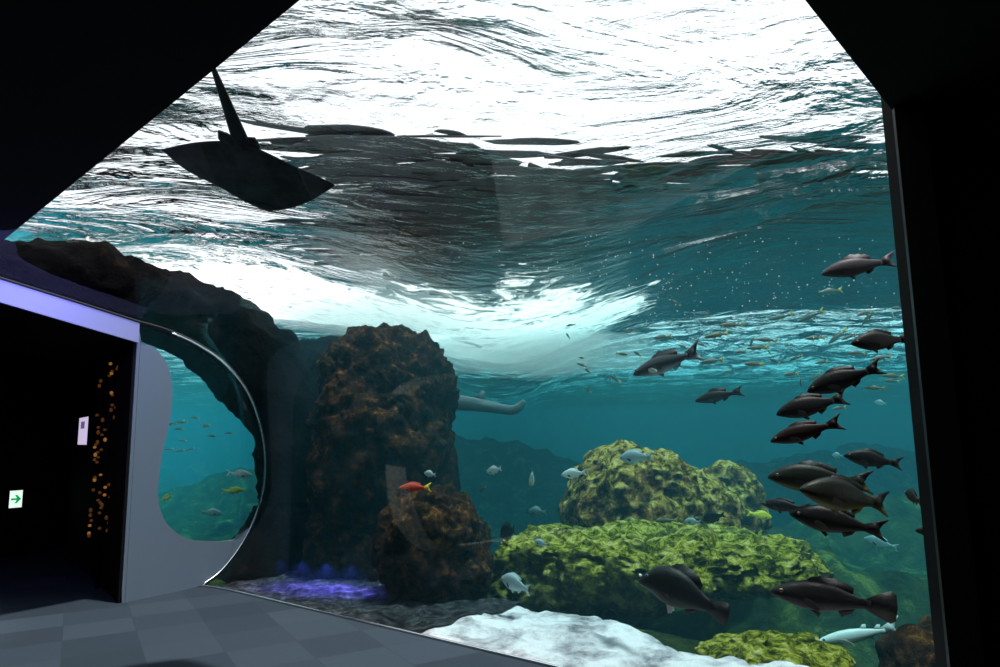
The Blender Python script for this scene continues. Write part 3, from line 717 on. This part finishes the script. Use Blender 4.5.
big_fish('grouper', gp, 'big dark grouper with a rounded tail in front of the right reefs', 'fish', (770, 590), (895, 606), 4.1, .15, deep=.9)
gs = fish_mesh('sea_bass', FM['grouper'], .84, 1.0, bend=.14, dorsal=.8, tailspan=.85)
big_fish('sea_bass', gs, 'charcoal fish with silver belly and raised tail in open mid water', 'fish', (632, 374), (706, 350), 5.2, .35, deep=.85, finmat=M['fin_pale'])
big_fish('grunt', fish_mesh('grunt', FM['redbrown'], .9, bend=-.1, dorsal=.8), 'brownish fish just below the small jacks in mid water', 'fish', (695, 401), (743, 390), 6.0, .2)
gn = fish_mesh('rock_bream', FM['dark'], 1.55, 1.5, tail='round', bend=.2, dorsal=1.0, snout=.35, tailspan=.8)
rbm = big_fish('rock_bream', gn, 'ragged blackish deep bodied fish with white lips under the ledge', 'fish', (640, 574), (732, 612), 4.6, .3, deep=1.3, finmat=M['fin'])
M['lip'] = mat('pale lips', (.7, .75, .72), .4)
link('lips', tube([(.985, .02, -.012 - .002), (1.0, 0, -.008), (.985, -.02, -.014)], .012, 8), M['lip'], rbm)
for s_ in (1, -1): link('pelvic_fin', prism([(.66, .03 * s_, -.14), (.60, .05 * s_, -.26), (.56, .05 * s_, -.24), (.60, .03 * s_, -.14)], (0, 1, 0), .006), M['fin_pale'], rbm, smooth=False)
ps = fish_mesh('dogfish', FM['pale'], .62, .85, tail='fork', bend=-.10, cod=True, tailspan=.8)
o = big_fish('dogfish', ps, 'pale slender shark gliding low near the bottom right', 'shark', (816, 641), (904, 628), 5.4, .1, deep=.6, finmat=M['fin_pale'])
# white, yellow and blue fish round the rocks
sv = fish_mesh('bream', FM['silver'], 1.25, bend=.18); yl = fish_mesh('wrasse', FM['yellow'], 1.1, bend=.2); bl = fish_mesh('bream', FM['blue'], 1.35, bend=.1)
rd = fish_mesh('wrasse', FM['red'], .9, bend=.1); ol = fish_mesh('wrasse', FM['olive'], 1.35, bend=.15); jk = [fish_mesh('jack', FM['jack'], .72, bend=b_) for b_ in (.08, -.1, .25)]
dsh = fish_mesh('damselfish', FM['dark'], 1.7, bend=.1)
singles = [
 ('bream', sv, 'silver white fish in open water right of the pillar', (486, 472), (504, 468), 7.5, .15),
 ('bream', sv, 'white and yellow fish diving steeply beside the boulder', (529, 485), (537, 471), 7.5, .25),
 ('bream', sv, 'white fish touching the left side of the big boulder', (561, 475), (588, 472), 7.0, .1),
 ('bream', bl, 'bluish fish in front of the top of the big boulder', (619, 458), (655, 456), 6.8, .2),
 ('bream', bl, 'dim pale blue round fish low in front of the brown pillar foot', (501, 578), (533, 590), 6.0, .3),
 ('bream', bl, 'faint grey blue fish over the seabed between pillar and boulder', (528, 511), (548, 512), 9.0, .2),
 ('bream', bl, 'small blue striped fish on the green slope', (534, 541), (549, 545), 6.4, .1),
 ('damselfish', dsh, 'small dark fish above the green slope near the pillar', (500, 534), (518, 529), 6.6, .3),
 ('wrasse', rd, 'small red fish with yellow tail before the brown pillar', (398, 488), (433, 487), 6.0, .1),
 ('bream', bl, 'tiny blue fish in front of the dark pillar', (424, 473), (437, 475), 6.4, .1),
 ('wrasse', ol, 'dark yellow fish hanging nose up above the bright ledge', (714, 546), (713, 526), 5.8, .1),
 ('damselfish', dsh, 'small blackish fish just above the dark yellow one on the ledge', (702, 520), (726, 514), 6.4, .1),
 ('wrasse', yl, 'bright yellow fish right of the small boulder', (771, 517), (750, 513), 6.2, .1),
 ('wrasse', yl, 'bright yellow fish standing over the right end of the ledge', (757, 541), (764, 529), 6.0, .1),
 ('wrasse', jk[0], 'brown green fish resting on the ledge under the boulder', (655, 521), (679, 520), 6.6, .1),
 ('bream', bl, 'pale blue fish on the ledge left of the dark yellow one', (684, 521), (702, 522), 6.5, .1),
 ('bream', bl, 'pale blue fish far off below the crossing dark fish', (864, 538), (899, 548), 8.0, .2),
 ('bream', bl, 'whitish fish far back right of the diagonal dark fish', (874, 402), (888, 404), 9.5, .2),
 ('bream', bl, 'tiny pale fish far behind between the diagonal and lower groups', (832, 455), (844, 456), 9.5, .2),
 ('jack', jk[0], 'tiny slim fish below the white fish right of the pillar', (480, 492), (487, 486), 7.0, .1),
 ('bream', sv, 'silver white fish framed in the curved small window', (252, 475), (226, 473), 10.0, .1),
 ('wrasse', yl, 'yellow fish under the white one in the curved small window', (245, 490), (221, 491), 10.2, .1),
 ('bream', bl, 'pale blue slim fish lowest in the curved small window', (222, 513), (200, 512), 10.6, .1),
 ('wrasse', yl, 'yellow striped fish at the wavy edge of the small window', (161, 500), (175, 494), 10.0, .1),
]
for kind, me, lab, nose, tail, d, dd in singles:
    big_fish(kind, me, lab, 'fish', nose, tail, d, dd, parts=(abs(nose[0] - tail[0]) + abs(nose[1] - tail[1]) > 17))
# the loose shoal of small jacks: (x, y, length px, tilt deg: + means tail up, facing left)
jacks = [(676,303,12,-35),(646,318,7,-60),(707,315,9,-40),(571,325,10,5),(568,336,7,-65),(629,332,10,0),(622,354,12,170),(638,354,11,-30),(582,358,7,-10),(582,365,12,-20),(588,371,8,-30),
 (662,337,17,5),(731,325,24,0),(717,335,27,10),(684,347,12,-25),(712,361,25,8),(752,341,12,70),(757,348,20,0),(755,364,20,-5),(610,380,6,60),(615,379,12,-45),(588,390,7,-40),
 (831,291,27,8),(780,317,23,12),(811,316,30,24),(864,313,16,20),(868,318,18,50),(898,308,14,0),(767,340,22,-4),(759,347,18,5),(815,338,20,3),(838,336,25,38),(848,337,14,25),
 (753,364,18,-3),(775,361,13,-20),(770,353,6,-45),(796,358,15,20),(857,353,19,0),(880,358,20,10),(791,374,15,5),(815,377,16,35),(801,381,10,80),(893,376,22,-4),(892,381,18,-4),(875,388,22,-3),(839,408,14,8),
 (822,362,14,10),(740,352,10,5),(727,372,9,20),(789,345,9,15),(702,345,10,-20)]
rng = random.Random(11)
for i, (x, y, ln, an) in enumerate(jacks):
    a_ = math.radians(an); dx, dy = math.cos(a_) * ln / 2, -math.sin(a_) * ln / 2
    o = bpy.data.objects.new('jack', jk[i % 3]); COL.objects.link(o)
    tag(o, 'small olive jack in the loose shoal under the bright ripples', 'fish', 'small jacks under the surface')
    pose(o, (x - dx, y - dy), (x + dx, y + dy), rng.uniform(6.2, 8.5), rng.uniform(-.08, .08))
for i in range(14):
    x, y = rng.uniform(168, 232), rng.uniform(415, 452); o = bpy.data.objects.new('jack', jk[i % 3]); COL.objects.link(o)
    tag(o, 'tiny yellowish fish of the faint shoal behind the small window', 'fish', 'faint shoal behind the small window')
    pose(o, (x - 5, y + rng.uniform(-2, 2)), (x + 5, y), rng.uniform(11, 13), 0)

# ------------------------------------------------------------------ rays
def ray_mesh(name, m, droop=0.0, curl=0.0, tail_len=1.1, thick=.13):
    """span 2 (x -1..1), nose towards +Y, belly down"""
    bm = bmesh.new(); NX, NY = 48, 18
    xs_ = [math.sin(math.pi / 2 * (i / NX * 2 - 1)) for i in range(NX + 1)]
    def edge(x):
        a = abs(x)
        f = .62 * (1 - a ** 1.6)
        b = -.52 * (1 - a ** 1.3)
        return f - .16 * a, b - .16 * a
    top, botm = [], []
    for x in xs_:
        f, b = edge(x); rt_, rb_ = [], []
        for j in range(NY + 1):
            s = j / NY; y = b + (f - b) * s
            bodyw = math.exp(-(x / .33) ** 2) * (math.sin(math.pi * min(1, s * 1.02)) ** .7)
            rim = max(0, math.sin(math.pi * s)) ** .5 * (1 - abs(x) ** 2.5)
            h = thick * bodyw + .035 * rim
            a = abs(x); zb = -droop * a ** 2 + curl * max(0, a - .6) ** 2
            zb += .03 * math.sin(y * 7 + x * 3) * a
            rt_.append(bm.verts.new((x, y, zb + h))); rb_.append(bm.verts.new((x, y, zb - h * .55)))
        top.append(rt_); botm.append(rb_)
    for i in range(NX):
        for j in range(NY):
            bm.faces.new((top[i][j], top[i + 1][j], top[i + 1][j + 1], top[i][j + 1])); bm.faces.new((botm[i][j], botm[i][j + 1], botm[i + 1][j + 1], botm[i + 1][j]))
        bm.faces.new((top[i][0], botm[i][0], botm[i + 1][0], top[i + 1][0])); bm.faces.new((top[i][NY], top[i + 1][NY], botm[i + 1][NY], botm[i][NY]))
    bm.faces.new(top[0] + list(reversed(botm[0]))) ; bm.faces.new(list(reversed(top[-1])) + botm[-1])
    # tail, thick at the root
    rings = []; n = 10; K = 14
    for i in range(K + 1):
        t = i / K; y = -.40 - tail_len * t; r = .10 * (1 - t) ** 1.0 + .01
        rings.append([bm.verts.new((r * math.cos(q * 2 * math.pi / n), y, .03 + .55 * r * math.sin(q * 2 * math.pi / n))) for q in range(n)])
    for i in range(K):
        for q in range(n): bm.faces.new((rings[i][q], rings[i][(q + 1) % n], rings[i + 1][(q + 1) % n], rings[i + 1][q]))
    bm.faces.new(list(reversed(rings[0]))); bm.faces.new(rings[-1])
    bmesh.ops.recalc_face_normals(bm, faces=bm.faces[:])
    me = bpy.data.meshes.new(name); bm.to_mesh(me); bm.free(); me.materials.append(m)
    for p in me.polygons: p.use_smooth = True
    return me
def pelvic(par, m):
    for s in (1, -1):
        bm = bmesh.new(); pts = [(.03 * s, -.40), (.17 * s, -.42), (.23 * s, -.52), (.20 * s, -.64), (.10 * s, -.62), (.04 * s, -.52)]
        a = [bm.verts.new((x, y, .012)) for x, y in pts]; b = [bm.verts.new((x, y, -.012)) for x, y in pts]
        bm.faces.new(a); bm.faces.new(list(reversed(b)))
        for i in range(6): bm.faces.new((a[i], b[i], b[(i + 1) % 6], a[(i + 1) % 6]))
        bmesh.ops.recalc_face_normals(bm, faces=bm.faces[:]); link('pelvic_fin', bm, m, par)
sr = link('stingray', ray_mesh('stingray', FM['ray'], .05, 0, 1.3), None); tag(sr, 'large dark stingray overhead seen from below near the ceiling edge', 'ray')
pelvic(sr, FM['ray'])
bm = bmesh.new()
for q in range(12):
    pass
bm.free()
link('mouth', tube([(-.15, .42, -.060), (-.08, .405, -.066), (0, .40, -.068), (.08, .405, -.066), (.15, .42, -.060)], .009, 6), M['fin'], sr)
for s in (1, -1): link('nostril', tube([(.16 * s, .42, -.058), (.175 * s, .45, -.052)], .018, 6), M['fin'], sr)
for s in (1, -1):
    for k_ in range(5): link('gill_slit', tube([(s * (.17 - .012 * k_), .28 - .06 * k_, -.075), (s * (.23 - .012 * k_), .26 - .06 * k_, -.068)], .006, 6), M['fin'], sr)
nose_ = P(258, 203, 5.05); fwd = nose_ - P(226, 121, 4.35)
def tips(s_): return P(162, 148, 4.6 + s_), P(336, 184, 4.6 - s_)
lo_s, hi_s = -1.0, 1.5
for _ in range(40):
    mid_s = (lo_s + hi_s) / 2; tl_, tr_ = tips(mid_s)
    if (tr_ - tl_).dot(fwd) > 0: lo_s = mid_s
    else: hi_s = mid_s
xa = tr_ - tl_; half = xa.length / 2; xa.normalize(); cen = (tl_ + tr_) / 2
fwd = (fwd - xa * fwd.dot(xa)).normalized(); upv = xa.cross(fwd)
sr.matrix_world = Matrix.Translation(cen + fwd * .16 * half) @ Matrix((xa, fwd, upv)).transposed().to_4x4() @ Matrix.Scale(half, 4)
D_ = 9.4
gpts = [(372, 399), (392, 398), (415, 399), (440, 401), (462, 403), (485, 406), (502, 409), (512, 410), (519, 407), (524, 401)]
grad = [2, 8, 10, 9, 7.5, 6, 4.8, 4.8, 4.4, 2.0]
gp_ = smooth_curve([P(x, y, D_ + .3 - .003 * (x - 372)) for x, y in gpts], 50)
bm = tube(gp_, .1, 14, radii=[float(np.interp(i / 49 * 9, range(10), grad)) * D_ / F for i in range(50)])
vd_ = ray(450, 400).normalized()
for pts in ([(472, 400), (482, 390), (485, 391), (484, 403)], [(440, 396), (450, 386), (454, 387), (453, 400)]):
    b2 = prism([P(x, y, D_ + .05) for x, y in pts], vd_, .012); me_ = bpy.data.meshes.new('t'); b2.to_mesh(me_); b2.free(); bm.from_mesh(me_); bpy.data.meshes.remove(me_)
gfo = link('guitarfish', bm, mat('grey blue fish skin', (.16, .22, .25), .5)); tag(gfo, 'grey blue guitarfish with curled up tail coming out behind the pillar', 'fish')

# ------------------------------------------------------------------ clouds of fine bubbles under the foam
m = M['bubbles'] = bpy.data.materials.new('fine bubbles'); m.use_nodes = True
m.node_tree.nodes.remove(m.node_tree.nodes['Principled BSDF'])
vs = N(m, 'ShaderNodeVolumeScatter'); vs.inputs[0].default_value = (.97, .99, 1, 1); vs.inputs['Density'].default_value = .6; L(m, vs.outputs[0], m.node_tree.nodes['Material Output'].inputs['Volume'])
for (px, py, d, dims, lab) in ((510, 352, 9.5, (1.4, 1.0, .30), 'white cloud of fine bubbles drifting right of the pillar top'), (400, 318, 9.0, (1.5, .9, .24), 'white cloud of fine bubbles hanging over the pillar top'), (560, 352, 11.5, (1.6, 1.0, .45), 'faint bubble haze in open water beside the tiny jacks')):
    bm = bmesh.new(); bmesh.ops.create_icosphere(bm, subdivisions=4, radius=1)
    for v in bm.verts:
        n_ = v.co.normalized(); v.co = Vector((n_.x * dims[0], n_.y * dims[1], n_.z * dims[2])) * (1 + .28 * noise.fractal(n_ * 1.6 + Vector((px, 0, 0)), 1, 2, 4))
    o = link('bubble_cloud', bm, M['bubbles']); o.location = P(px, py, d); tag(o, lab, 'bubbles', kind='stuff')
# added spots imitating a violet reflection near the glass foot at the left
for px_, py_, e_ in ((278, 583, 14), (300, 585, 32), (325, 588, 52), (350, 590, 34), (374, 593, 14)):
    p_ = on_floor(px_, py_, 0)
    lamp('violet_glow_spot', 'SPOT', p_ + Gn * .02 + Vector((0, 0, .24)), p_, e_, (.20, .13, 1.0), spot_size=math.radians(135), spot_blend=1.0, shadow_soft_size=.02)

# fine bubbles carried along under the surface
rng = random.Random(21); bm = bmesh.new()
for i in range(420):
    px, py = rng.gauss(700, 130), rng.uniform(235, 345)
    if not 440 < px < 900: continue
    d = rng.uniform(4.5, 7.5); r_ = d / F * rng.choice((.3, .4, .5, .6, .8)); c1 = P(px, py, d)
    bmesh.ops.create_icosphere(bm, subdivisions=1, radius=r_, matrix=Matrix.Translation(c1))
M['bubble'] = mat('white air bubble', (.95, .97, 1), .15, spec=.8)
o = link('air_bubbles', bm, M['bubble']); tag(o, 'scattered tiny white air bubbles under the water surface', 'bubbles', kind='stuff')
